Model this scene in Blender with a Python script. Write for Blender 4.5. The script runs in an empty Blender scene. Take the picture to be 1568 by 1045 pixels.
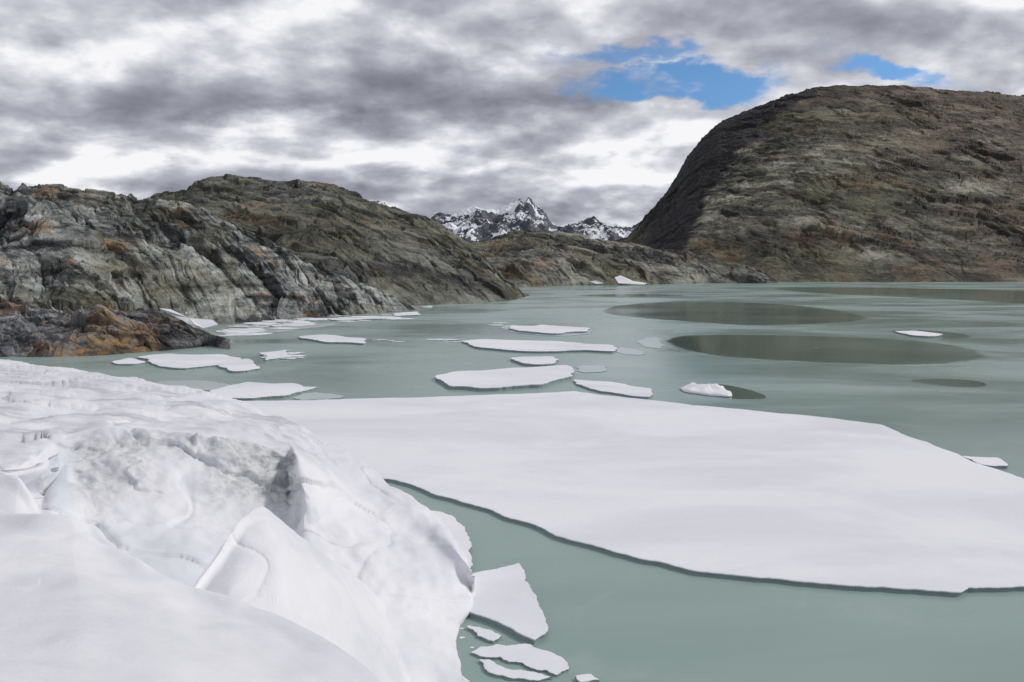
import bpy, math, numpy as np
from mathutils import Vector
sc=bpy.context.scene
rng=np.random.RandomState(7)

# ---------------- camera (standing on the glacier, 14 m above the lake) -------------
CAMZ=14.0; F=1176.0; CX=784.0; CY=522.5; PITCH=math.radians(5.22)
cam=bpy.data.cameras.new("camera"); co=bpy.data.objects.new("camera",cam); sc.collection.objects.link(co)
co.location=(0,0,CAMZ); co.rotation_euler=(math.radians(90)-PITCH,0,0)
cam.sensor_width=36; cam.lens=36*F/1568; cam.clip_start=0.1; cam.clip_end=60000
sc.camera=co

cp,sp=math.cos(PITCH),math.sin(PITCH)
def sight(u,v):  # direction of the view ray through an image pixel
    a=(np.asarray(u,float)-CX)/F; b=(CY-np.asarray(v,float))/F
    return a, cp+b*sp, -sp+b*cp
def at_dist(u,v,d):            # world point: view ray through an image pixel + assumed forward distance
    x,y,z=sight(u,v); k=np.asarray(d,float)/y
    return np.stack([x*k, y*k, CAMZ+z*k],-1)
def on_lake(u,v):              # shore / floe point: view ray through an image pixel meets lake level
    x,y,z=sight(u,v); k=-CAMZ/z
    return np.stack([x*k, y*k],-1)

# ---------------- noise -----------------
perm=rng.permutation(256); perm=np.concatenate([perm,perm,perm])
gr=rng.normal(size=(256,3)); gr/=np.linalg.norm(gr,axis=1)[:,None]
def pn(x,y,z):
    xi=np.floor(x).astype(int);yi=np.floor(y).astype(int);zi=np.floor(z).astype(int)
    xf=x-xi;yf=y-yi;zf=z-zi
    f=lambda t:t*t*t*(t*(t*6-15)+10)
    uu,vv,ww=f(xf),f(yf),f(zf)
    def g(i,j,k):
        h=perm[perm[perm[(xi+i)&255]+((yi+j)&255)]+((zi+k)&255)]
        G=gr[h]
        return G[...,0]*(xf-i)+G[...,1]*(yf-j)+G[...,2]*(zf-k)
    l=lambda a,b,t:a+(b-a)*t
    return 1.6*l(l(l(g(0,0,0),g(1,0,0),uu),l(g(0,1,0),g(1,1,0),uu),vv),
             l(l(g(0,0,1),g(1,0,1),uu),l(g(0,1,1),g(1,1,1),uu),vv),ww)
def fbm(x,y,z,o=5,gain=.5):
    s=0;a=1
    for i in range(o):
        s=s+a*pn(x+i*17.3,y+i*5.1,z+i*9.7); x=x*2.03;y=y*2.03;z=z*2.03;a*=gain
    return s
def ridged(x,y,z,o=5):
    s=0;a=1
    for i in range(o):
        n=1-np.abs(pn(x+i*7.3,y+i*3.1,z+i*2.7))*2; s=s+a*n; x=x*2.1;y=y*2.1;z=z*2.1;a*=.5
    return s
rt=rng.rand(256,6)
def facets(x,y,seed=0):
    """broken rock: every Voronoi block is a tilted plane. returns height, edge distance, block id"""
    xi=np.floor(x).astype(int);yi=np.floor(y).astype(int)
    b1=np.full(x.shape,9.);b2=np.full(x.shape,9.);h=np.zeros(x.shape);idv=np.zeros(x.shape)
    for i in(-1,0,1):
        for j in(-1,0,1):
            k=perm[perm[(xi+i+seed)&255]+((yi+j)&255)]
            R=rt[k]
            dx=x-(xi+i+R[...,0]);dy=y-(yi+j+R[...,1])
            d=dx*dx+dy*dy
            hh=(R[...,2]-.5)+(R[...,3]-.5)*1.6*dx+(R[...,4]-.5)*1.6*dy
            m=d<b1
            b2=np.where(m,b1,np.minimum(b2,d)); h=np.where(m,hh,h); idv=np.where(m,R[...,5],idv); b1=np.where(m,d,b1)
    return h,np.sqrt(b2)-np.sqrt(b1),idv
def sst(a,b,x):
    t=np.clip((x-a)/(b-a),0,1);return t*t*(3-2*t)

# ---------------- mesh helpers -----------------
def grid_faces(nr,nc,off=0):
    i=np.arange(nr-1)[:,None]*nc+np.arange(nc-1)[None,:]
    return np.stack([i,i+1,i+nc+1,i+nc],-1).reshape(-1,4)+off
def mesh_obj(name,verts,quads,mat,smooth=True,attrs=None):
    me=bpy.data.meshes.new(name)
    n=len(verts);q=len(quads)
    me.vertices.add(n);me.vertices.foreach_set('co',np.asarray(verts,np.float32).ravel())
    me.loops.add(q*4);me.loops.foreach_set('vertex_index',quads.astype(np.int32).ravel())
    me.polygons.add(q);me.polygons.foreach_set('loop_start',(np.arange(q)*4).astype(np.int32))
    me.polygons.foreach_set('use_smooth',np.full(q,smooth))
    me.update(calc_edges=True)
    if attrs:
        for k,a in attrs.items():
            at=me.attributes.new(k,'FLOAT','POINT');at.data.foreach_set('value',a.astype(np.float32).ravel())
    me.materials.append(mat)
    o=bpy.data.objects.new(name,me);sc.collection.objects.link(o);return o

# ---------------- node helpers -----------------
class N:
    def __init__(s,tree): s.t=tree;s.n=tree.nodes;s.l=tree.links
    def new(s,typ,**kw):
        n=s.n.new(typ)
        for k,v in kw.items(): setattr(n,k,v)
        return n
    def set(s,inp,v):
        if isinstance(v,bpy.types.NodeSocket): s.l.new(v,inp)
        elif v is not None: inp.default_value=v
    def math(s,op,a,b=None,c=None,clamp=False):
        n=s.new('ShaderNodeMath',operation=op,use_clamp=clamp)
        s.set(n.inputs[0],a)
        if b is not None:s.set(n.inputs[1],b)
        if c is not None:s.set(n.inputs[2],c)
        return n.outputs[0]
    def vmath(s,op,a,b=None):
        n=s.new('ShaderNodeVectorMath',operation=op);s.set(n.inputs[0],a)
        if b is not None:s.set(n.inputs[1],b)
        return n.outputs[0]
    def noise(s,vec,scale,detail=6,rough=.55,dist=0.,w=None):
        n=s.new('ShaderNodeTexNoise');s.set(n.inputs['Vector'],vec)
        n.inputs['Scale'].default_value=scale;n.inputs['Detail'].default_value=detail
        n.inputs['Roughness'].default_value=rough;n.inputs['Distortion'].default_value=dist
        return n.outputs['Fac']
    def map(s,vec,rot=(0,0,0),scale=(1,1,1),loc=(0,0,0)):
        n=s.new('ShaderNodeMapping');s.set(n.inputs['Vector'],vec)
        n.inputs['Rotation'].default_value=rot;n.inputs['Scale'].default_value=scale;n.inputs['Location'].default_value=loc
        return n.outputs[0]
    def ss(s,x,a,b,o0=0.,o1=1.):
        n=s.new('ShaderNodeMapRange',interpolation_type='SMOOTHSTEP');s.set(n.inputs[0],x)
        for i,v in enumerate((a,b,o0,o1)): n.inputs[1+i].default_value=v
        return n.outputs[0]
    def mix(s,f,a,b,typ='MIX'):
        n=s.new('ShaderNodeMix',data_type='RGBA',blend_type=typ)
        s.set(n.inputs[0],f)
        for i,v in ((6,a),(7,b)):
            if isinstance(v,tuple): v=(*v,1) if len(v)==3 else v
            s.set(n.inputs[i],v)
        return n.outputs[2]
    def ramp(s,f,stops):
        r=s.new('ShaderNodeValToRGB');s.set(r.inputs[0],f);e=r.color_ramp.elements
        e[0].position=stops[0][0];e[0].color=(*stops[0][1],1);e[1].position=stops[-1][0];e[1].color=(*stops[-1][1],1)
        for p_,c_ in stops[1:-1]:
            x=e.new(p_);x.color=(*c_,1)
        return r.outputs[0]
    def attr(s,name): return s.new('ShaderNodeAttribute',attribute_name=name).outputs['Fac']
    def bump(s,h,strength,dist,normal=None):
        n=s.new('ShaderNodeBump');s.set(n.inputs['Height'],h);n.inputs['Strength'].default_value=strength
        n.inputs['Distance'].default_value=dist
        if normal is not None:s.set(n.inputs['Normal'],normal)
        return n.outputs[0]
def newmat(name):
    m=bpy.data.materials.new(name);m.use_nodes=True
    t=m.node_tree
    for x in list(t.nodes): t.nodes.remove(x)
    k=N(t);out=k.new('ShaderNodeOutputMaterial');p=k.new('ShaderNodeBsdfPrincipled')
    k.l.new(p.outputs[0],out.inputs[0])
    tc=k.new('ShaderNodeTexCoord')
    return m,k,p,tc.outputs['Object']

# ---------------- rock materials -----------------
def rock_mat(name,s,dip,dark,gray,light,olive,rust,rustamt=.5,oliveamt=.5,bumpd=1.0,dark_attr=False,bandamt=1.,contrast=1.,midamt=.42):
    m,k,p,c=newmat(name)
    warp=k.new('ShaderNodeTexNoise');k.l.new(c,warp.inputs['Vector']);warp.inputs['Scale'].default_value=.025/s;warp.inputs['Detail'].default_value=3
    wv=k.vmath('MULTIPLY',k.vmath('SUBTRACT',warp.outputs['Color'],(.5,.5,.5)),(24*s,24*s,12*s))
    cw=k.vmath('ADD',c,wv)
    # bedding planes dip to the right: rotate so that z' = z cos + x sin
    st=k.map(cw,rot=(0,-dip,0),scale=(.12,.12,1))
    band=k.noise(st,.34/s,6,.66)
    big=k.noise(c,.016/s,4,.6)
    mid=k.noise(k.map(c,rot=(0,-dip,0),scale=(.6,.6,1.2),loc=(7,3,9)),.075/s,5,.62)
    sm=k.noise(c,.55/s,6,.70)
    blk=k.attr('blk')
    val=k.math('ADD',k.math('MULTIPLY',band,.70*bandamt),k.math('ADD',k.math('MULTIPLY',blk,.22),k.math('ADD',k.math('MULTIPLY',sm,.40),k.math('MULTIPLY',mid,midamt))))
    c0=.35*bandamt+.11+.20+midamt/2
    col=k.ramp(k.math('MULTIPLY_ADD',k.math('SUBTRACT',val,c0),contrast,.5),[(.32,tuple(x*.45 for x in dark)),(.42,dark),(.50,gray),(.57,tuple(x*1.3 for x in gray)),(.68,light)])
    ov=k.mix(k.ss(val,c0-.15,c0+.15),tuple(x*.38 for x in olive),tuple(x*1.6 for x in olive))
    col=k.mix(k.math('MULTIPLY',k.ss(big,.60-.24*oliveamt,.70-.2*oliveamt),.85),col,ov)
    rn=k.noise(c,.05/s,5,.62)
    rm=k.math('MULTIPLY',k.ss(rn,.60-.15*rustamt,.67-.12*rustamt),k.ss(sm,.40,.55))
    rcol=k.mix(k.ss(val,c0-.12,c0+.12),tuple(x*.45 for x in rust),tuple(x*1.25 for x in rust))
    col=k.mix(k.math('MULTIPLY',rm,.80),col,rcol)
    cr=k.attr('crack')
    col=k.mix(k.math('MULTIPLY',cr,.7),col,tuple(x*.4 for x in dark))
    if dark_attr:
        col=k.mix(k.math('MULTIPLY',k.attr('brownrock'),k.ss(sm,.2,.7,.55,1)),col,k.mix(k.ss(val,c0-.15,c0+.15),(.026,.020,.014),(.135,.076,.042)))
        col=k.mix(k.attr('flankshade'),col,k.mix(sm,(.004,.004,.006),(.018,.017,.019)))  # shadow side of the hill, painted near-black into the base colour
    k.set(p.inputs['Base Color'],col);p.inputs['Roughness'].default_value=.8
    h=k.math('ADD',k.math('MULTIPLY',band,1.2),k.math('MULTIPLY',sm,1.2))
    k.set(p.inputs['Normal'],k.bump(h,.85,bumpd*s*1.5))
    return m
m_near=rock_mat('rock_grey_schist',1.,math.radians(32),(.068,.072,.072),(.235,.248,.235),(.58,.59,.55),(.165,.162,.105),(.37,.21,.085),.26,.40,contrast=1.35)
m_out =rock_mat('rock_rusty_outcrop',.8,math.radians(20),(.080,.081,.087),(.21,.213,.22),(.43,.435,.43),(.18,.155,.105),(.38,.21,.08),.52,.25,contrast=1.2)
m_hill=rock_mat('rock_lichen',2.0,math.radians(30),(.060,.064,.058),(.145,.150,.128),(.33,.335,.285),(.125,.124,.078),(.25,.155,.07),.25,.65,contrast=1.1)
m_mid =rock_mat('rock_moraine',2.2,math.radians(18),(.066,.069,.066),(.20,.20,.172),(.42,.41,.345),(.15,.143,.09),(.26,.165,.085),.35,.5,contrast=1.2)
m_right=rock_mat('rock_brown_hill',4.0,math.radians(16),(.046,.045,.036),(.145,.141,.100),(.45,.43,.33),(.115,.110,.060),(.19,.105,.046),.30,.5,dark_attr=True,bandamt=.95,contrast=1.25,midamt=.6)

# ---------------- hills -----------------
def hill(name,keys,ncol,nrow,mat,disp,powr=.8,ds=None,backslope=.5,attrf=None,smooth=True):
    K=np.array(keys,float)
    u=np.linspace(K[0,0],K[-1,0],ncol)
    vs,vc,dc=[np.interp(u,K[:,0],K[:,i]) for i in(1,2,3)]
    ker=np.hanning(41);ker/=ker.sum()
    vs,dc=[np.convolve(np.pad(a,20,mode='edge'),ker,'valid') for a in(vs,dc)]
    crest=at_dist(u,vc,dc)
    if ds is None: shore=on_lake(u,vs)
    else: shore=crest[:,:2]*(ds/dc)[:,None]
    ks=shore[:,0]/shore[:,1];kc=crest[:,0]/crest[:,1];dsh=shore[:,1]
    t=np.concatenate([np.linspace(-.12,0,max(4,nrow//20),endpoint=False),np.linspace(0,1,nrow)**1.15,1+np.linspace(.01,.7,nrow//5)])
    T=t[:,None]
    L=(dc-dsh)[None,:]
    D=dsh[None,:]+L*T
    kk=ks[None,:]+(kc-ks)[None,:]*np.clip(T,0,1)
    X=kk*D
    zc=crest[:,2][None,:]
    Z=np.where(T<0,T*np.maximum(zc,10)*1.2,zc*np.clip(T,0,1)**powr)
    Z=Z-np.where(T>1,((T-1)**1.5)*np.maximum(L,20)*backslope*1.6,0)
    w=sst(-.02,.10,T)*np.ones_like(X)*np.clip(zc/6,0,1)
    at={}
    dz=disp(X,D,Z,np.clip(T,0,1.3),w)
    if isinstance(dz,tuple): dz,at['blk'],at['crack']=dz
    Z=Z+dz
    V=np.stack([X,D,Z],-1).reshape(-1,3)
    if attrf: at.update(attrf(np.broadcast_to(u[None,:],X.shape),X,D,Z,np.broadcast_to(T,X.shape)))
    return mesh_obj(name,V,grid_faces(len(t),ncol),mat,attrs=at,smooth=smooth)

def rockdisp(s,A,facet=1.,dip=.38,strata=1.,rough=1.,big=1.,f1a=1.,ang=.6):
    def f(X,Y,Z,T,w):
        wx=fbm(X/(22*s),Y/(22*s),Z*0+3,3)*6*s; wy=fbm(X/(22*s)+9,Y/(22*s),Z*0+5,3)*6*s
        x=X+wx;y=Y+wy
        bg=fbm(X/(40*s),Y/(55*s),Z*0,4)*4.0*s*big
        ca,sa=math.cos(ang),math.sin(ang)
        xr=x*ca-y*sa; yr=x*sa+y*ca          # blocks elongated right-and-downhill
        f1,e1,i1=facets(xr/(22*s),yr/(8*s)); f2,e2,i2=facets(xr/(8*s)+40,yr/(2.8*s)+11,5); f3,e3,i3=facets(xr/(2.6*s)+4,yr/(1.1*s)+71,9)
        fc=(f1*4.4*s*f1a+f2*1.9*s+f3*.6*s)*facet
        c1=np.exp(-(e1/.05)**2);c2=np.exp(-(e2/.07)**2)
        cr=-c1*.9*s*f1a-c2*.4*s
        q=(Z+dip*x*.9+.25*y*.3+fbm(x/(14*s),y/(14*s),Z/(9*s),3)*2.2*s)/(3.1*s)
        saw=q-np.floor(q); saw=np.where(saw<.8,saw/.8,(1-saw)/.2)
        fr=fbm(X/(5*s),Y/(5*s),Z/(5*s),5,.6)*.45*s*rough
        fade=np.where(T>.9,1-.35*sst(.9,1.,T),1)
        blk=.6*i1+.4*i2+.25*(i3-.5)
        m=sst(-.2,.25,fbm(X/(35*s),Y/(35*s),Z*0+8,3))
        return A*w*fade*(bg+(fc+cr)*(.5+.6*m)+(saw-.5)*1.5*s*strata+fr)+(1-w)*A*(fbm(X/(9*s),Y/(9*s),Z*0,3)*.6*s*sst(8,14,np.abs(Z)+10)), blk*np.ones_like(X), np.clip(c1*f1a+c2*.5,0,1)*(.4+.6*m)
    return f

hill('rock_ridge',[(-330,535,250,260),(-120,530,268,250),(0,525,292,240),(30,524,289,240),(70,522,284,238),(108,520,286,238),(150,516,294,238),(205,512,302,240),(228,508,296,242),(262,505,302,246),(292,503,305,250),(330,499,328,252),(400,492,366,258),(480,487,408,262),(560,481,443,268),(620,476,464,276),(655,473,478,284)],
     900,380,m_near,rockdisp(1.0,.9,facet=1.05,big=.6),.8,smooth=False)
hill('rock_outcrop',[(-330,552,430,165),(-120,549,448,160),(0,547,470,155),(80,547,476,152),(150,545,478,150),(230,539,486,149),(290,534,500,147),(325,529,510,143),(352,522,520,139)],
     600,160,m_out,rockdisp(.5,1.,facet=1.1,ang=.3),.65,smooth=False)
hill('rock_hill',[(60,480,330,560),(200,480,312,560),(285,480,290,560),(300,478,276,560),(345,476,270,560),(400,475,277,560),(480,474,280,550),(515,473,286,545),(545,472,299,540),(600,470,317,530),(650,468,331,520),(690,466,355,505),(740,464,390,480),(775,461,424,450),(800,457,447,425),(812,452,452,455)],
     760,330,m_hill,rockdisp(1.5,.68,facet=.85,big=.7,rough=.8),.7)
hill('rock_peninsula',[(690,441,380,930),(735,441,372,930),(760,440,367,930),(800,440,358,930),(840,439,356,930),(880,438,361,930),(950,437,369,930),(1000,436,381,930),(1050,435,390,930),(1090,434,398,925),(1130,434,405,920),(1165,434,414,910),(1192,434,431,900)],
     620,200,m_mid,rockdisp(2.2,.68),.6)
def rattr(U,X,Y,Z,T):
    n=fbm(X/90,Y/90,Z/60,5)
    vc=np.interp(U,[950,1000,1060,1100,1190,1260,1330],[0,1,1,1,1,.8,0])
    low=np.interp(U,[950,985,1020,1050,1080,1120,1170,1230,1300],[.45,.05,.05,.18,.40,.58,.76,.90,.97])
    dk=vc*sst(-.05,.04,T-low+n*.07)  # painted shade mask: left flank, turned away from the sun
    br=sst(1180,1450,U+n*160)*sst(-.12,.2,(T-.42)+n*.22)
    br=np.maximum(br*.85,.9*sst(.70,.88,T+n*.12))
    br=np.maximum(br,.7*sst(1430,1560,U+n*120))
    return {'flankshade':dk*.97,'brownrock':br*.85}
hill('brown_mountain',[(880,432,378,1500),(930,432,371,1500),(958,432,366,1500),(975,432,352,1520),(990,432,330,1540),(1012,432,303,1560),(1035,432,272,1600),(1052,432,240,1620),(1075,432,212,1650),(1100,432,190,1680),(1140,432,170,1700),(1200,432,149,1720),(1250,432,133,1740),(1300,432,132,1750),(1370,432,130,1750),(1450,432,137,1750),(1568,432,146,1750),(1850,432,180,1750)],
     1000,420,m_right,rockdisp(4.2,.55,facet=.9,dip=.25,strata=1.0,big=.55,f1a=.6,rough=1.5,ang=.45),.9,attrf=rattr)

# distant snowy range
m,k,p,c=newmat('alpine_rock_and_snow')
geo=k.new('ShaderNodeNewGeometry');sx=k.new('ShaderNodeSeparateXYZ');k.l.new(geo.outputs['True Normal'],sx.inputs[0])
n1=k.noise(k.map(c,rot=(0,.5,0),scale=(1,1,1.6)),.0034,5,.55);n2=k.noise(c,.012,6,.6)
sn=k.math('ADD',k.math('MULTIPLY',sx.outputs[2],.45),k.math('ADD',k.math('MULTIPLY',n1,1.5),k.math('MULTIPLY',n2,.3)))
rk=k.mix(k.ss(n2,.3,.7),(.03,.038,.065),(.12,.12,.135))  # blue tint in the rock colour stands in for distance haze
col=k.mix(k.ss(sn,1.20,1.24),rk,(.88,.90,.94))
k.set(p.inputs['Base Color'],col);p.inputs['Roughness'].default_value=.8
k.set(p.inputs['Normal'],k.bump(n2,.5,40))
def mdisp(X,Y,Z,T,w):
    r=ridged(X/420,Y/620,Z*0+1.5,5)
    return w*((r-1.0)*80*(1-.6*sst(.85,1.,T))+fbm(X/60,Y/60,Z/60,4)*12)
hill('snowy_mountain_range',[(380,400,330,6000),(520,400,325,6000),(555,400,312,6000),(570,400,306,6000),(585,400,314,6000),(640,400,345,6000),(655,400,336,6000),(667,400,326,6000),(680,400,331,6000),(700,400,330,6000),(718,400,321,6000),(735,400,320,6000),(758,400,320,6000),(774,400,313,6000),(788,400,310,6000),(796,400,303,6000),(802,400,311,6000),(810,400,304,6000),(820,400,319,6000),(835,400,326,6000),(843,400,340,6000),(855,400,350,6000),(872,400,348,6000),(890,400,344,6000),(910,400,336,6000),(928,400,342,6000),(950,400,341,6000),(966,400,345,6000),(985,400,337,6000),(1040,400,345,6000),(1200,400,360,6000)],
     900,240,m,mdisp,.85,ds=4300)

# ---------------- lake -----------------
def water_mat(name,open_=False):
    m,k,p,c=newmat(name)
    lo=k.noise(k.map(c,scale=(.5,1,1)),.03,5,.6,.6)
    md=k.noise(c,.25,6,.62,.8)
    sm=k.noise(c,1.3,3,.6)
    near=k.noise(k.map(c,scale=(.7,1,1)),.16,5,.6,1.2)
    col=k.mix(k.ss(lo,.35,.68),(.235,.330,.300),(.312,.405,.370))
    col=k.mix(k.math('MULTIPLY',k.ss(near,.55,.72),.20),col,(.46,.54,.51))
    slush=k.math('MULTIPLY',k.ss(md,.60,.70),k.ss(lo,.45,.6))
    col=k.mix(k.math('MULTIPLY',slush,.25),col,(.50,.56,.54))
    ro=k.ss(lo,.35,.65,.14,.34)
    if open_:
        f=k.ss(k.math('ADD',k.attr('open'),k.math('MULTIPLY',k.math('SUBTRACT',md,.5),.9)),.15,.65)
        f=k.math('MULTIPLY',f,k.attr('deep'))
        col=k.mix(f,col,k.mix(md,(.075,.108,.085),(.125,.170,.135)))
        ro=k.math('MULTIPLY_ADD',k.math('SUBTRACT',.06,ro),f,ro)
    k.set(p.inputs['Base Color'],col);k.set(p.inputs['Roughness'],ro);p.inputs['IOR'].default_value=1.32
    k.set(p.inputs['Normal'],k.bump(sm,.10,.05))
    return m
S=14000
bpy.ops.mesh.primitive_grid_add(x_subdivisions=20,y_subdivisions=20,size=2*S,location=(0,0,0));o=bpy.context.object;o.name='lake_water';o.data.materials.append(water_mat('glacial_milk_water'))
m_open=water_mat('clear_open_water',True)
m_thin,k,p,c=newmat('thin_wet_ice')
k.set(p.inputs['Base Color'],k.mix(k.noise(c,.5,5,.6),(.36,.44,.42),(.56,.62,.62)))
p.inputs['Roughness'].default_value=.3

# ---------------- ice floes -----------------
m_floe,k,p,c=newmat('floe_snow')
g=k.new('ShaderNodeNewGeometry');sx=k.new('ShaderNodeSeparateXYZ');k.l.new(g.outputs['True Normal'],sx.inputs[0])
a=k.noise(k.map(c,rot=(0,0,.3),scale=(.5,1,1)),.10,5,.6,.5);b=k.noise(c,3.,5,.65)
col=k.mix(k.ss(a,.36,.70),(.87,.87,.895),(.73,.745,.785))
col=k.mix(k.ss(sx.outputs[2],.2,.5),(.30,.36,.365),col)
k.set(p.inputs['Base Color'],col);p.inputs['Roughness'].default_value=.6
k.set(p.inputs['Normal'],k.bump(k.math('ADD',k.math('MULTIPLY',b,.3),k.math('MULTIPLY',a,2.5)),.55,.14))

def jag(P,levels,amp,r):
    P=np.asarray(P,float)
    for L in range(levels):
        Q=np.roll(P,-1,0);d=Q-P
        nrm=np.stack([d[:,1],-d[:,0]],-1)
        M=(P+Q)/2+nrm*(r.uniform(-amp,amp,len(P)))[:,None]
        P=np.stack([P,M],1).reshape(-1,2)
    return P
def smooth_poly(P,f=.25):
    P=np.asarray(P,float)
    Q=np.roll(P,-1,0);return np.stack([P*(1-f)+Q*f,P*f+Q*(1-f)],1).reshape(-1,2)
def floe_geo(P,h,r,levels=4,amp=.10,round_=1):
    P=np.array(P,float);P=on_lake(P[:,0],P[:,1])
    return floe_world(P,h,r,levels,amp,round_)
def floe_world(P,h,r,levels=4,amp=.1,round_=0):
    if round_:P=smooth_poly(P,round_)
    P=jag(P,levels,amp,r)
    area=np.sum(P[:,0]*np.roll(P[:,1],-1)-P[:,1]*np.roll(P[:,0],-1))
    if area<0:P=P[::-1]
    d=np.roll(P,-2,0)-np.roll(P,2,0);ln=np.linalg.norm(d,axis=1)[:,None]+1e-6
    nr=np.stack([d[:,1],-d[:,0]],-1)/ln   # outward
    seg=np.median(np.linalg.norm(np.roll(P,-1,0)-P,axis=1))
    q=min(h*.5,seg*.5)
    rings=[(-.8*q,-.1),(-.9*q,.25),(0,.62),(0,.85),(-.5*q,1.)]
    V=[];n=len(P)
    for off,z in rings:
        V.append(np.column_stack([P+nr*off,np.full(n,z*h)]))
    V=np.concatenate(V);Fc=[]
    for k_ in range(len(rings)-1):
        for i in range(n):
            j=(i+1)%n
            Fc.append((k_*n+i,k_*n+j,(k_+1)*n+j,(k_+1)*n+i))
    Fc.append(tuple((len(rings)-1)*n+i for i in range(n)))
    return V,Fc
def add_geo(name,geos,mat):
    V=[];Fa=[];o=0
    for v,f in geos:
        V.append(v);Fa+= [tuple(i+o for i in x) for x in f];o+=len(v)
    V=np.concatenate(V)
    me=bpy.data.meshes.new(name);me.from_pydata(V.tolist(),[],Fa);me.update();me.materials.append(mat)
    ob=bpy.data.objects.new(name,me);sc.collection.objects.link(ob);return ob
zoff=[.004]
def sheet(name,P,z,mat,levels=3,amp=.06,sm=1):
    P=np.array(P,float);P=on_lake(P[:,0],P[:,1])
    for _ in range(sm):P=smooth_poly(P)
    P=jag(P,levels,amp,rng)
    zoff[0]+=.001
    V=np.column_stack([P,np.full(len(P),z+zoff[0])])
    if np.sum(P[:,0]*np.roll(P[:,1],-1)-P[:,1]*np.roll(P[:,0],-1))<0:V=V[::-1]
    return add_geo(name,[(V,[tuple(range(len(P)))])],mat)
def pool(P,deep0=1.,deep1=.5):
    """open-water pool: sheet with a soft slushy rim; clearer on one side"""
    P=np.array(P,float);P=on_lake(P[:,0],P[:,1])
    for _ in range(3):P=smooth_poly(P)
    if np.sum(P[:,0]*np.roll(P[:,1],-1)-P[:,1]*np.roll(P[:,0],-1))<0:P=P[::-1]
    n=len(P);c_=P.mean(0)
    sc_=np.array([1.1,1.05,1.,.96,.9,.8,.6,.3,.02]);ov=np.array([0,.05,.3,.6,.85,1,1,1,1])
    zoff[0]+=.001
    G=c_+(P[None]-c_)*sc_[:,None,None]
    G=np.concatenate([G,G[:,:1]],1)
    V=np.concatenate([G,np.full(G.shape[:2]+(1,),zoff[0])],-1)
    o_=np.repeat(ov[:,None],n+1,1)
    x=(G[...,0]-G[...,0].min())/np.ptp(G[...,0])
    return mesh_obj('open_water',V.reshape(-1,3),grid_faces(len(sc_),n+1),m_open,attrs={'open':o_,'deep':deep0+(deep1-deep0)*x})
R=np.random.RandomState(3)
big=[(300,622),(370,617),(480,616),(640,612),(760,607),(880,602),(960,612),(1060,624),(1200,637),(1350,654),(1390,672),(1440,690),(1468,700),(1490,712),(1568,738),(1800,800),(1900,880),(1700,915),(1568,905),(1482,907),(1470,914),(1400,909),(1300,904),(1190,893),(1130,888),(1070,882),(980,862),(905,840),(850,826),(830,814),(780,799),(720,777),(660,760),(606,740),(560,735),(430,690),(330,640)]
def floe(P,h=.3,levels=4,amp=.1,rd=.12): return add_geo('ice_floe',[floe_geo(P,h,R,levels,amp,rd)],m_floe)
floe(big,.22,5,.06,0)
for P,h in [
 ([(665,580),(683,577),(700,573),(742,572),(780,568),(830,566),(868,563),(880,572),(876,581),(853,586),(830,594),(790,596),(740,600),(715,597),(690,597),(678,589)],.42),
 ([(705,525),(740,522),(790,524),(850,525),(900,530),(940,531),(943,541),(895,539),(850,541),(800,541),(760,537),(735,535),(720,531)],.36),
 ([(780,552),(800,550),(848,549),(851,560),(825,562),(800,560)],.38),
 ([(875,584),(905,586),(940,588),(970,595),(998,598),(996,611),(972,610),(950,606),(920,602),(900,597)],.24),
 ([(783,501),(805,503),(830,500),(870,503),(905,505),(900,510),(870,511),(850,514),(815,511),(790,509)],.45),
 ([(1368,510),(1400,509),(1425,512),(1445,515),(1425,518),(1395,516)],.4),
 ([(1470,702),(1500,704),(1530,705),(1545,718),(1520,718),(1500,715)],.2),
 ([(210,549),(230,546),(260,544),(300,546),(340,545),(372,551),(352,556),(340,561),(310,564),(280,567),(255,565),(235,560)],.28),
 ([(333,563),(350,556),(380,552),(388,559),(400,567),(375,571),(355,572)],.32),
 ([(395,543),(420,541),(440,538),(438,544),(447,549),(420,552),(405,554),(410,547)],.3),
 ([(170,556),(200,550),(225,557),(205,560),(180,560)],.25),
 ([(320,602),(350,594),(380,588),(415,591),(450,590),(465,596),(487,596),(465,602),(440,609),(410,611),(380,614),(330,612)],.28),
 ([(455,518),(480,516),(500,515),(530,519),(562,521),(560,529),(530,527),(500,527),(480,523)],.38),
 ([(600,482),(640,479),(645,484),(605,486)],.4),
 ([(500,489),(590,486),(595,489),(510,492)],.3),
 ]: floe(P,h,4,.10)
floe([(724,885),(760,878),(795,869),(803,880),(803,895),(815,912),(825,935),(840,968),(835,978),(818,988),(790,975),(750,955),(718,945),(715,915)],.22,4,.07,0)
floe([(655,788),(690,797),(700,806),(712,815),(716,826),(722,840),(718,850),(722,865),(720,880),(690,870)],.31,4,.12,0)
def lump(pts,hs,seed,jg=.10):
    P=np.array(pts,float);P=on_lake(P[:,0],P[:,1]);P=jag(P,3,jg,R);c_=P.mean(0);n=len(P)
    sc_=np.array([1,1.03,1.,.88,.7,.5,.25,.02]);zz=np.array([-.1,.15,.45,.7,.85,.95,1.,1.])*hs
    G=c_+(P[None]-c_)*sc_[:,None,None];G=np.concatenate([G,G[:,:1]],1)
    V=np.concatenate([G,np.repeat(zz[:,None,None],n+1,1)],-1)
    f=fbm(V[...,0]/1.6+seed,V[...,1]/2.5,V[...,2]*0,3)
    V[...,2]*=np.where(zz[:,None]>.5*hs,np.clip(.9+.9*f,.4,1.7),1);V[...,2]=np.where(zz[:,None]>0,np.maximum(V[...,2],.08),V[...,2])
    return V.reshape(-1,3),grid_faces(len(sc_),n+1)
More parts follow.
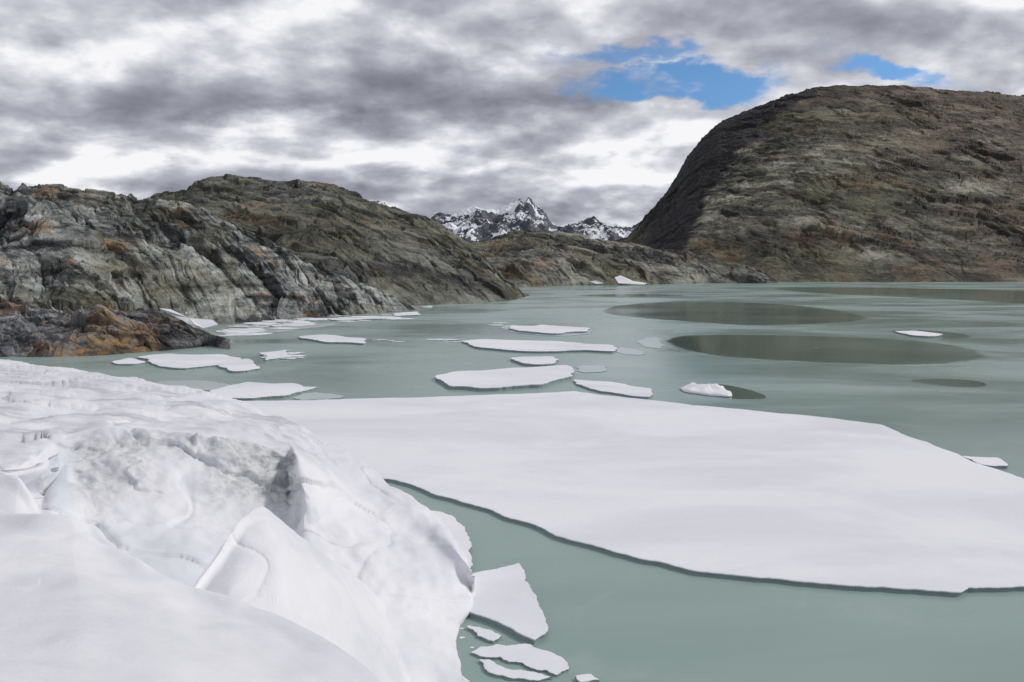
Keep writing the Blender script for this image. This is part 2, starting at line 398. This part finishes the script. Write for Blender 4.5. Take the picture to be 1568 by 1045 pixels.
V,Q=lump([(1042,597),(1062,592),(1080,595),(1095,592),(1108,597),(1119,603),(1116,609),(1085,607),(1052,602)],.55,2.)
mesh_obj('ice_block',V,Q,m_floe,smooth=True)
# broken rotten plates by the glacier foot
g=[];hh_=.08
for P in [[(720,1003),(735,994),(760,990),(790,991),(812,990),(828,998),(846,1003),(866,1015),(871,1028),(853,1037),(838,1030),(815,1027),(800,1018),(780,1017),(765,1009),(745,1010)],
          [(733,1014),(750,1014),(762,1022),(786,1030),(808,1032),(846,1041),(820,1046),(785,1043),(764,1038),(742,1028)],
          [(715,962),(735,964),(768,977),(756,986),(732,978)],
          [(880,1040),(905,1037),(918,1046),(890,1050)]]:
    hh_+=.010
    g.append(floe_geo(P,hh_,R,4,.13,0))
add_geo('broken_ice',g,m_floe)
# brash ice
g=[]
def brash(u0,v0,u1,v1,n,s0,s1,spread):
    for i in range(n):
        t=R.rand();q=on_lake(u0+(u1-u0)*t,v0+(v1-v0)*t+R.normal()*spread)
        s=R.uniform(s0,s1)*(R.rand()**1.5+.3);an=np.sort((np.arange(6)+R.rand(6)*.7)/6*6.28)
        rr=R.uniform(.6,1.2,6)
        g.append(floe_world(np.column_stack([q[0]+np.cos(an)*s*rr*1.5,q[1]+np.sin(an)*s*rr]),R.uniform(.08,.2)*min(1,s),R,2,.12))
brash(350,510,470,494,60,1,4,5)
brash(440,495,620,485,45,1.,4,3)
brash(395,545,470,548,18,.6,2,5)
brash(660,520,700,524,10,.5,1.5,1)
brash(575,521,612,524,8,.5,1.5,1)
brash(760,497,900,508,10,.6,2.4,2)
brash(700,955,725,1000,6,.05,.15,5)
brash(1000,440,1180,438,10,1,4,1.)
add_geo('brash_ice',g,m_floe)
# thin wet ice
for P in [[(940,531),(985,537),(990,545),(945,543)],[(975,519),(1015,516),(1022,535),(985,532)],[(230,585),(300,582),(360,590),(330,600),(250,597)],[(350,512),(420,500),(520,494),(510,500),(430,508),(370,518)],
          [(765,497),(830,500),(910,505),(905,513),(840,516),(775,508)],[(880,560),(930,560),(930,570),(885,572)],[(470,600),(530,606),(520,612),(440,614)]]:
    sheet('thin_ice',P,.035,m_thin,3,.12,1)
pool([(915,475),(960,465),(1050,462),(1150,463),(1250,470),(1335,485),(1320,492),(1240,497),(1150,500),(1060,493),(980,488),(930,482)],.75,.65)
pool([(1012,520),(1060,513),(1150,513),(1260,515),(1400,521),(1480,531),(1512,544),(1500,553),(1420,560),(1300,557),(1180,552),(1090,545),(1035,533)],1.,.4)
pool([(1385,582),(1440,580),(1500,583),(1518,592),(1470,594),(1420,588)],.5,.9)
pool([(1060,590),(1090,587),(1140,594),(1188,611),(1130,613),(1080,606)],1.,.8)
pool([(870,452),(960,450),(1060,452),(1020,455),(930,455)],.7,.7)
pool([(1160,441),(1300,440),(1620,446),(1800,455),(1800,470),(1568,466),(1450,458),(1250,450)],.6,.9)
pool([(1350,506),(1420,505),(1500,515),(1460,520),(1400,514)],.5,.6)

# ---------------- shore snow patches -----------------
def patch(pts):
    P=np.array(pts,float);V=at_dist(P[:,0],P[:,1],P[:,2]);n=len(V)
    c=V.mean(0)+np.array([0,0,.1]);
    return np.vstack([V,c]),[(i,(i+1)%n,n) for i in range(n)]
add_geo('snow_patch',[patch([(243,472,139),(262,474,139),(276,481,138),(290,487,137),(310,488,137),(325,490,137),(334,497,136),(312,503,135),(300,498,135),(288,496,136),(275,488,137),(262,483,138)])],m_floe)
add_geo('snow_patch',[patch([(941,425,735),(950,422,740),(962,427,738),(970,431,736),(992,434,735),(985,436,730),(947,434,728)])],m_floe)
add_geo('snow_patch',[patch([(903,431,735),(912,430,735),(925,434,733),(912,435,731)])],m_floe)
add_geo('snow_patch',[patch([(645,470,300),(660,468,300),(668,474,298),(650,476,297)])],m_floe)

# ---------------- glacier -----------------
m_gl,k,p,c=newmat('glacier_ice')
rip=k.noise(k.map(c,rot=(0,0,.15),scale=(.35,1,1)),.5,7,.62,.8)
pat=k.noise(c,.16,5,.6,.5);fn=k.noise(c,2.2,8,.65);gr_=k.noise(c,14.,4,.7)
col=k.mix(k.ss(pat,.35,.7),(.84,.84,.868),(.69,.70,.745))
col=k.mix(k.math('MULTIPLY',k.ss(rip,.46,.66),k.math('MULTIPLY',k.attr('dirt'),.75)),col,(.44,.45,.48))
icea=k.attr('ice')
ice=k.mix(k.ss(fn,.35,.65),(.40,.415,.42),(.68,.695,.70))
col=k.mix(k.math('MULTIPLY',icea,.9),col,ice)
col=k.mix(k.attr('blue'),col,(.50,.64,.70))
k.set(p.inputs['Base Color'],col);p.inputs['Roughness'].default_value=.55
hh=k.math('ADD',k.math('MULTIPLY',rip,k.math('MULTIPLY_ADD',k.attr('dirt'),.9,.24)),k.math('ADD',k.math('MULTIPLY',fn,k.math('MULTIPLY_ADD',icea,.35,.09)),k.math('MULTIPLY',gr_,.025)))
k.set(p.inputs['Normal'],k.bump(hh,.6,.4))

def cr_up(P,n):
    """Catmull-Rom along axis 0"""
    P=np.concatenate([2*P[:1]-P[1:2],P,2*P[-1:]-P[-2:-1]],0)
    out=[]
    t=np.linspace(0,1,n,endpoint=False).reshape((-1,)+(1,)*(P.ndim-1))
    for i in range(1,len(P)-2):
        a,b,c_,d=P[i-1:i],P[i:i+1],P[i+1:i+2],P[i+2:i+3]
        cub=.5*((2*b)+(-a+c_)*t+(2*a-5*b+4*c_-d)*t*t+(-a+3*b-3*c_+d)*t**3)
        lin=b+(c_-b)*t
        out.append(.7*cub+.3*lin)
    out.append(P[-2:-1]);return np.concatenate(out,0)
def loft(rows,nr,nc,amp,back=None,right_skirt=False,icef=None,crease=.3):
    A=np.array(rows,float)
    W=at_dist(A[...,0],A[...,1],A[...,2])
    if back:
        B=W[0].copy();B[:,:2]*=(1+back[0]/B[:,1])[:,None];B[:,2]=B[:,2]-back[1]
        W=np.concatenate([B[None],W],0)
    if right_skirt:
        C=W[:,-1:].copy();C[...,0]-=.5;C[...,2]=-1.2
        W=np.concatenate([W,C],1)
    G=cr_up(W,nr);G=np.swapaxes(cr_up(np.swapaxes(G,0,1),nc),0,1)
    du=np.gradient(G,axis=1);dv=np.gradient(G,axis=0);n=np.cross(du,dv);n/=np.linalg.norm(n,axis=2)[...,None]+1e-9
    n*=np.sign(n[...,2:3]+1e-6)
    X,Y,Z=G[...,0],G[...,1],G[...,2]
    z0=np.zeros_like(X)
    ice,dirt,blue=icef(X,Y,Z,n,G) if icef else (z0,z0+.08,z0)
    d=amp*(fbm(X/4.5,Y/6,Z/3,4,.5)*.36+fbm(X/1.3,Y/1.3,Z/1.0,3)*.05)
    # shallow fracture steps across the ice
    fs,es,_j=facets((X+fbm(X/5,Y/5,Z/5,3)*1.5)/7,(Y*.8+Z+fbm(X/5+4,Y/5,Z/5,3)*1.5)/3.5,21)
    cz=crease*(1-.65*sst(-8,-5,X))
    d=d+amp*cz*(fs*.45-.30*np.exp(-(es/.035)**2))
    f,e,_i=facets(X/1.7+fbm(X/2,Y/2,Z,3)*.6,(Z*1.3+Y*.3)/1.1+fbm(X/2+5,Y/2,Z,3)*.5,2)
    d=d+ice*(f*.22+fbm(X/1.2,Y/1.2,Z*1.2,6,.55)*.26)
    G=G+n*d[...,None]
    return G,ice,dirt,blue
parts=[]
def addp(*a): parts.append(a)
rows=[
 [(-260,533,68),(-120,543,66),(0,553,62),(55,560,61),(110,566,60),(220,585,57),(330,608,53),(425,643,48),(462,660,46),(540,697,43),(610,745,40),(675,800,36),(722,872,33)],
 [(-260,580,42),(-120,590,42),(0,600,42),(55,603,41.5),(110,608,41),(220,618,40),(330,632,40),(425,655,41),(462,672,40),(540,735,37.5),(602,790,35),(670,855,32.7),(724,900,31.9)],
 [(-260,680,27),(-120,680,26),(0,685,26),(60,672,27.5),(98,646,31),(222,636,33.5),(332,648,34.5),(430,668,37),(456,684,36),(530,765,34),(592,840,31.7),(658,898,30),(723,922,30.8)],
 [(-260,715,24),(-120,718,23),(0,720,23),(62,712,25.5),(102,669,29.6),(224,657,31.8),(333,668,32.8),(438,686,35),(457,702,33.5),(526,785,32),(590,862,30.2),(650,912,29.),(718,936,30.2)],
 [(-260,740,25),(-120,740,25),(0,748,25.5),(66,738,27),(104,700,28.8),(220,705,29.8),(330,712,31.2),(439,722,34.2),(460,738,32),(519,812,30.8),(585,884,29.),(642,930,28.),(710,948,29.6)],
 [(-260,760,24.5),(-120,760,24.5),(0,772,25.5),(64,772,27),(94,752,27.6),(205,765,28.2),(318,770,29.4),(441,775,32.8),(464,790,30.8),(515,840,29.8),(580,905,28.2),(638,950,27.2),(702,962,29.)],
 [(-260,800,22),(-120,800,22),(0,810,23.5),(60,820,24),(95,815,25.3),(205,840,26),(310,850,26.5),(442,845,29.5),(470,860,28.6),(520,900,27.6),(580,960,26.),(638,1000,25.2),(698,988,27.7)],
 [(-260,900,21),(-120,900,21),(0,900,21),(60,900,21),(100,900,22),(210,930,22),(310,950,23),(430,950,25),(470,970,24.5),(510,1000,24),(570,1045,23.),(636,1075,22.6),(714,1040,25)],
 [(-260,1100,20),(-120,1100,20),(0,1100,20),(60,1100,20),(100,1100,20),(210,1100,20),(310,1100,20),(420,1100,20),(460,1110,20),(510,1120,20),(570,1130,20.5),(640,1140,21),(738,1110,22)]]
def ice1(X,Y,Z,n,G):
    u=X/Y*F+CX
    nf=fbm(X/2.5,Y/2.5,Z/2.5,5)
    m=sst(88,108,u)*(1-sst(442,452,u))
    nr=G.shape[0];t=np.linspace(0,1,nr)[:,None]*9   # row parameter (with back row)
    band=sst(3.85,4.35,t+nf*.25)*(1-sst(5.6,6.8,t+nf*.6))
    apron=np.exp(-((u-270)/60)**2)*sst(4.2,5.0,t+nf*.5)
    lft=1-.35*(1-sst(230,330,u+nf*40))
    dirt=(1-sst(3.2,3.7,t))*sst(-300,0,u)*(1-sst(440,520,u))*np.ones_like(X)
    blue=.16*sst(6.0,7.4,t+nf*.5)*(1-sst(440,520,u))*np.ones_like(X)
    blue=np.maximum(blue,.3*np.exp(-((u-80)/14)**2)*sst(4.2,5,t))
    return np.clip(m*band*(1-.92*apron)*lft*sst(-.5,.1,nf+.3),0,1),.08+.92*dirt*sst(1.1,1.6,t),blue
addp(*loft(rows,34,38,1.,back=(14,7),right_skirt=True,icef=ice1,crease=.24))
rows=[
 [(292,908,19),(335,850,20.3),(370,799,21.8),(400,784,22.5),(435,806,23),(480,845,24),(545,889,25.8),(600,945,28.4)],
 [(296,918,18.5),(341,862,19.9),(378,812,21.3),(408,797,22),(445,820,22.5),(490,857,23.5),(553,902,25.2),(615,975,27.6)],
 [(300,950,17.5),(350,905,18.5),(395,862,20.),(430,852,20.7),(467,867,21.4),(515,897,22.4),(570,943,24.2),(628,1000,26.8)],
 [(310,1010,16),(370,980,17),(415,960,18),(450,950,18.8),(500,960,20),(550,980,21.3),(600,1010,23),(652,1050,25.3)],
 [(330,1130,14),(390,1100,15),(430,1090,16),(480,1090,17),(530,1100,18),(580,1110,19.5),(640,1130,21),(700,1150,23)]]
addp(*loft(rows,24,30,.4,back=(1.5,5)))
rows=[
 [(-260,740,16),(-120,770,15),(0,789,14),(60,792,13.6),(110,800,13.4),(160,831,13),(220,860,12.5),(295,906,12),(360,927,11.5),(430,964,11),(500,1000,10.5),(570,1055,10),(640,1130,9.5)],
 [(-260,760,14.5),(-120,792,13.5),(0,815,12.6),(60,822,12.2),(115,832,12),(165,858,11.7),(225,888,11.2),(297,930,10.8),(360,955,10.3),(430,990,9.9),(500,1030,9.4),(570,1085,9),(640,1160,8.5)],
 [(-260,830,11),(-120,865,10),(0,890,9.5),(60,900,9.3),(120,912,9),(170,935,8.8),(230,962,8.5),(300,998,8.2),(360,1022,8),(430,1055,7.8),(500,1090,7.5),(570,1140,7),(640,1220,6.5)],
 [(-260,960,7.),(-120,990,6.8),(0,1010,6.5),(60,1020,6.4),(120,1030,6.3),(170,1045,6.2),(230,1070,6),(300,1100,5.8),(360,1120,5.6),(430,1150,5.4),(500,1190,5.2),(570,1240,5),(640,1320,4.6)],
 [(-260,1250,3),(-120,1270,3),(0,1300,2.8),(60,1310,2.8),(120,1320,2.8),(170,1330,2.7),(230,1340,2.7),(300,1360,2.6),(360,1380,2.5),(430,1400,2.5),(500,1430,2.4),(570,1480,2.3),(640,1540,2.2)]]
addp(*loft(rows,30,26,.5,back=(1.2,3.5),crease=.12))
rows=[
 [(-200,715,19.5),(-80,723,19),(0,729,18.6),(32,738,18.3),(50,762,18),(66,800,17.6),(80,850,17)],
 [(-200,730,18.5),(-80,740,18),(-5,750,17.7),(25,760,17.5),(42,785,17.2),(58,820,16.9),(72,870,16.4)],
 [(-200,800,17),(-80,805,16.8),(-10,810,16.5),(20,820,16.4),(36,840,16.2),(50,865,16),(62,900,15.6)],
 [(-200,950,15),(-80,950,15),(-10,950,15),(20,950,15),(36,950,15),(50,960,15),(62,980,15)]]
addp(*loft(rows,20,20,.25,back=(1.,4)))
V=[];Q=[];I=[];D_=[];Bl=[];off=0
for G,ice,dirt,blue in parts:
    V.append(G.reshape(-1,3));I.append(ice.ravel());D_.append(dirt.ravel());Bl.append(blue.ravel());Q.append(grid_faces(G.shape[0],G.shape[1],off));off+=G.shape[0]*G.shape[1]
mesh_obj('glacier',np.concatenate(V),np.concatenate(Q),m_gl,attrs={'ice':np.concatenate(I),'dirt':np.concatenate(D_),'blue':np.concatenate(Bl)})

# ---------------- sky + sun -----------------
w=bpy.data.worlds.new("World");sc.world=w;w.use_nodes=True
t=w.node_tree
for x in list(t.nodes):t.nodes.remove(x)
k=N(t);out=k.new('ShaderNodeOutputWorld');bg=k.new('ShaderNodeBackground');k.l.new(bg.outputs[0],out.inputs[0])
SUNE=math.radians(36);SUNAZ=math.radians(74)   # azimuth from +Y clockwise (sun to the right, slightly ahead)
sky=k.new('ShaderNodeTexSky',sky_type='NISHITA');sky.sun_disc=False;sky.sun_elevation=SUNE;sky.sun_rotation=SUNAZ
tc=k.new('ShaderNodeTexCoord');d=tc.outputs['Generated'];s3=k.new('ShaderNodeSeparateXYZ');k.l.new(d,s3.inputs[0])
OFF=.30
zz=k.math('ADD',k.math('MAXIMUM',s3.outputs[2],0.),OFF)
px=k.math('DIVIDE',s3.outputs[0],zz);py=k.math('DIVIDE',s3.outputs[1],zz)
cmb=k.new('ShaderNodeCombineXYZ');k.set(cmb.inputs[0],px);k.set(cmb.inputs[1],py);P=cmb.outputs[0]
def cp_(u,v):
    x,y,z=sight(u,v);n=math.sqrt(x*x+y*y+z*z);return x/n/(z/n+OFF),y/n/(z/n+OFF)
wn=k.new('ShaderNodeTexNoise');k.l.new(P,wn.inputs['Vector']);wn.inputs['Scale'].default_value=4.;wn.inputs['Detail'].default_value=6;wn.inputs['Roughness'].default_value=.6
wvec=k.vmath('SUBTRACT',wn.outputs['Color'],(.5,.5,.5))
WP=k.vmath('ADD',P,k.vmath('MULTIPLY',wvec,(.5,.42,0)))
def blob(u0,v0,u1,v1,soft=.6):
    """cloud-layer region given by two corners of the ellipse"""
    a=cp_(u0,(v0+v1)/2);b=cp_(u1,(v0+v1)/2);c1=cp_((u0+u1)/2,v0);c2=cp_((u0+u1)/2,v1)
    cx=(a[0]+b[0])/2;cy=(c1[1]+c2[1])/2;rx=abs(b[0]-a[0])/2;ry=abs(c2[1]-c1[1])/2
    v=k.vmath('MULTIPLY',k.vmath('SUBTRACT',WP,(cx,cy,0)),(1/rx,1/ry,0))
    n=k.new('ShaderNodeVectorMath',operation='LENGTH');k.set(n.inputs[0],v)
    return k.ss(n.outputs['Value'],1-soft,1+soft,1,0)
Ps=k.map(P,scale=(.9,1.0,1),loc=(5.2,2.3,0))
def dens(P_): return k.noise(P_,2.6,7,.50,.1)
A=dens(Ps);B=dens(k.vmath('ADD',Ps,(-.03,-.13,0)))
Ps2=k.map(P,scale=(.85,.9,1),loc=(15.2,8.3,0))
A2=k.noise(Ps2,5.5,6,.52,.2);B2=k.noise(k.vmath('ADD',Ps2,(-.015,-.055,0)),5.5,6,.52,.2)
big_=k.noise(Ps,1.1,3,.5)
shade=k.math('MULTIPLY_ADD',k.math('SUBTRACT',A,B),1.9,.58)
shade=k.math('MULTIPLY_ADD',k.math('SUBTRACT',A2,B2),1.0,shade)
shade=k.math('ADD',shade,k.math('MULTIPLY',k.math('SUBTRACT',.5,big_),.7))
for (bx,amt) in [((840,165,1150,245),.30),((310,165,560,225),.28),((560,195,860,275),.26),((0,25,110,110),.12),((0,240,320,300),.18),((880,240,1020,290),.15),((350,0,700,60),.05)]:
    shade=k.math('ADD',shade,k.math('MULTIPLY',blob(*bx),amt))
for (bx,amt) in [((60,90,870,175),.22),((-100,180,300,235),.20),((540,300,1000,345),.14),((560,110,860,190),.12),((860,230,1010,260),.10)]:
    shade=k.math('SUBTRACT',shade,k.math('MULTIPLY',blob(*bx),amt))
shade=k.math('SUBTRACT',shade,k.ss(s3.outputs[2],.40,.8,0,.10))
cloud=k.ramp(shade,[(0.,(.20,.21,.25)),(.27,(.30,.31,.365)),(.50,(.43,.44,.505)),(.70,(.62,.63,.69)),(.92,(.93,.93,.95))])
hole=k.math('MAXIMUM',blob(880,94,1205,162,.42),k.math('MAXIMUM',blob(1280,90,1490,126,.6),k.math('MULTIPLY',blob(855,60,1060,94,.7),.70)))
hole=k.math('MULTIPLY',hole,k.ss(A2,.50,.70,1.,.40))
skc=k.mix(1.,sky.outputs[0],(.050,.078,.108),'MULTIPLY')
cl=k.mix(k.ss(hole,.10,.88),cloud,skc)
k.set(bg.inputs[0],cl);bg.inputs[1].default_value=1.
su=bpy.data.lights.new('sun','SUN');su.energy=1.85;su.angle=math.radians(10);su.color=(1,.96,.90)
so=bpy.data.objects.new('sun',su);sc.collection.objects.link(so)
dirv=Vector((math.sin(SUNAZ)*math.cos(SUNE),math.cos(SUNAZ)*math.cos(SUNE),math.sin(SUNE)))
so.rotation_euler=dirv.to_track_quat('Z','Y').to_euler()
sc.view_settings.view_transform='Standard';sc.view_settings.look='None';sc.view_settings.exposure=0
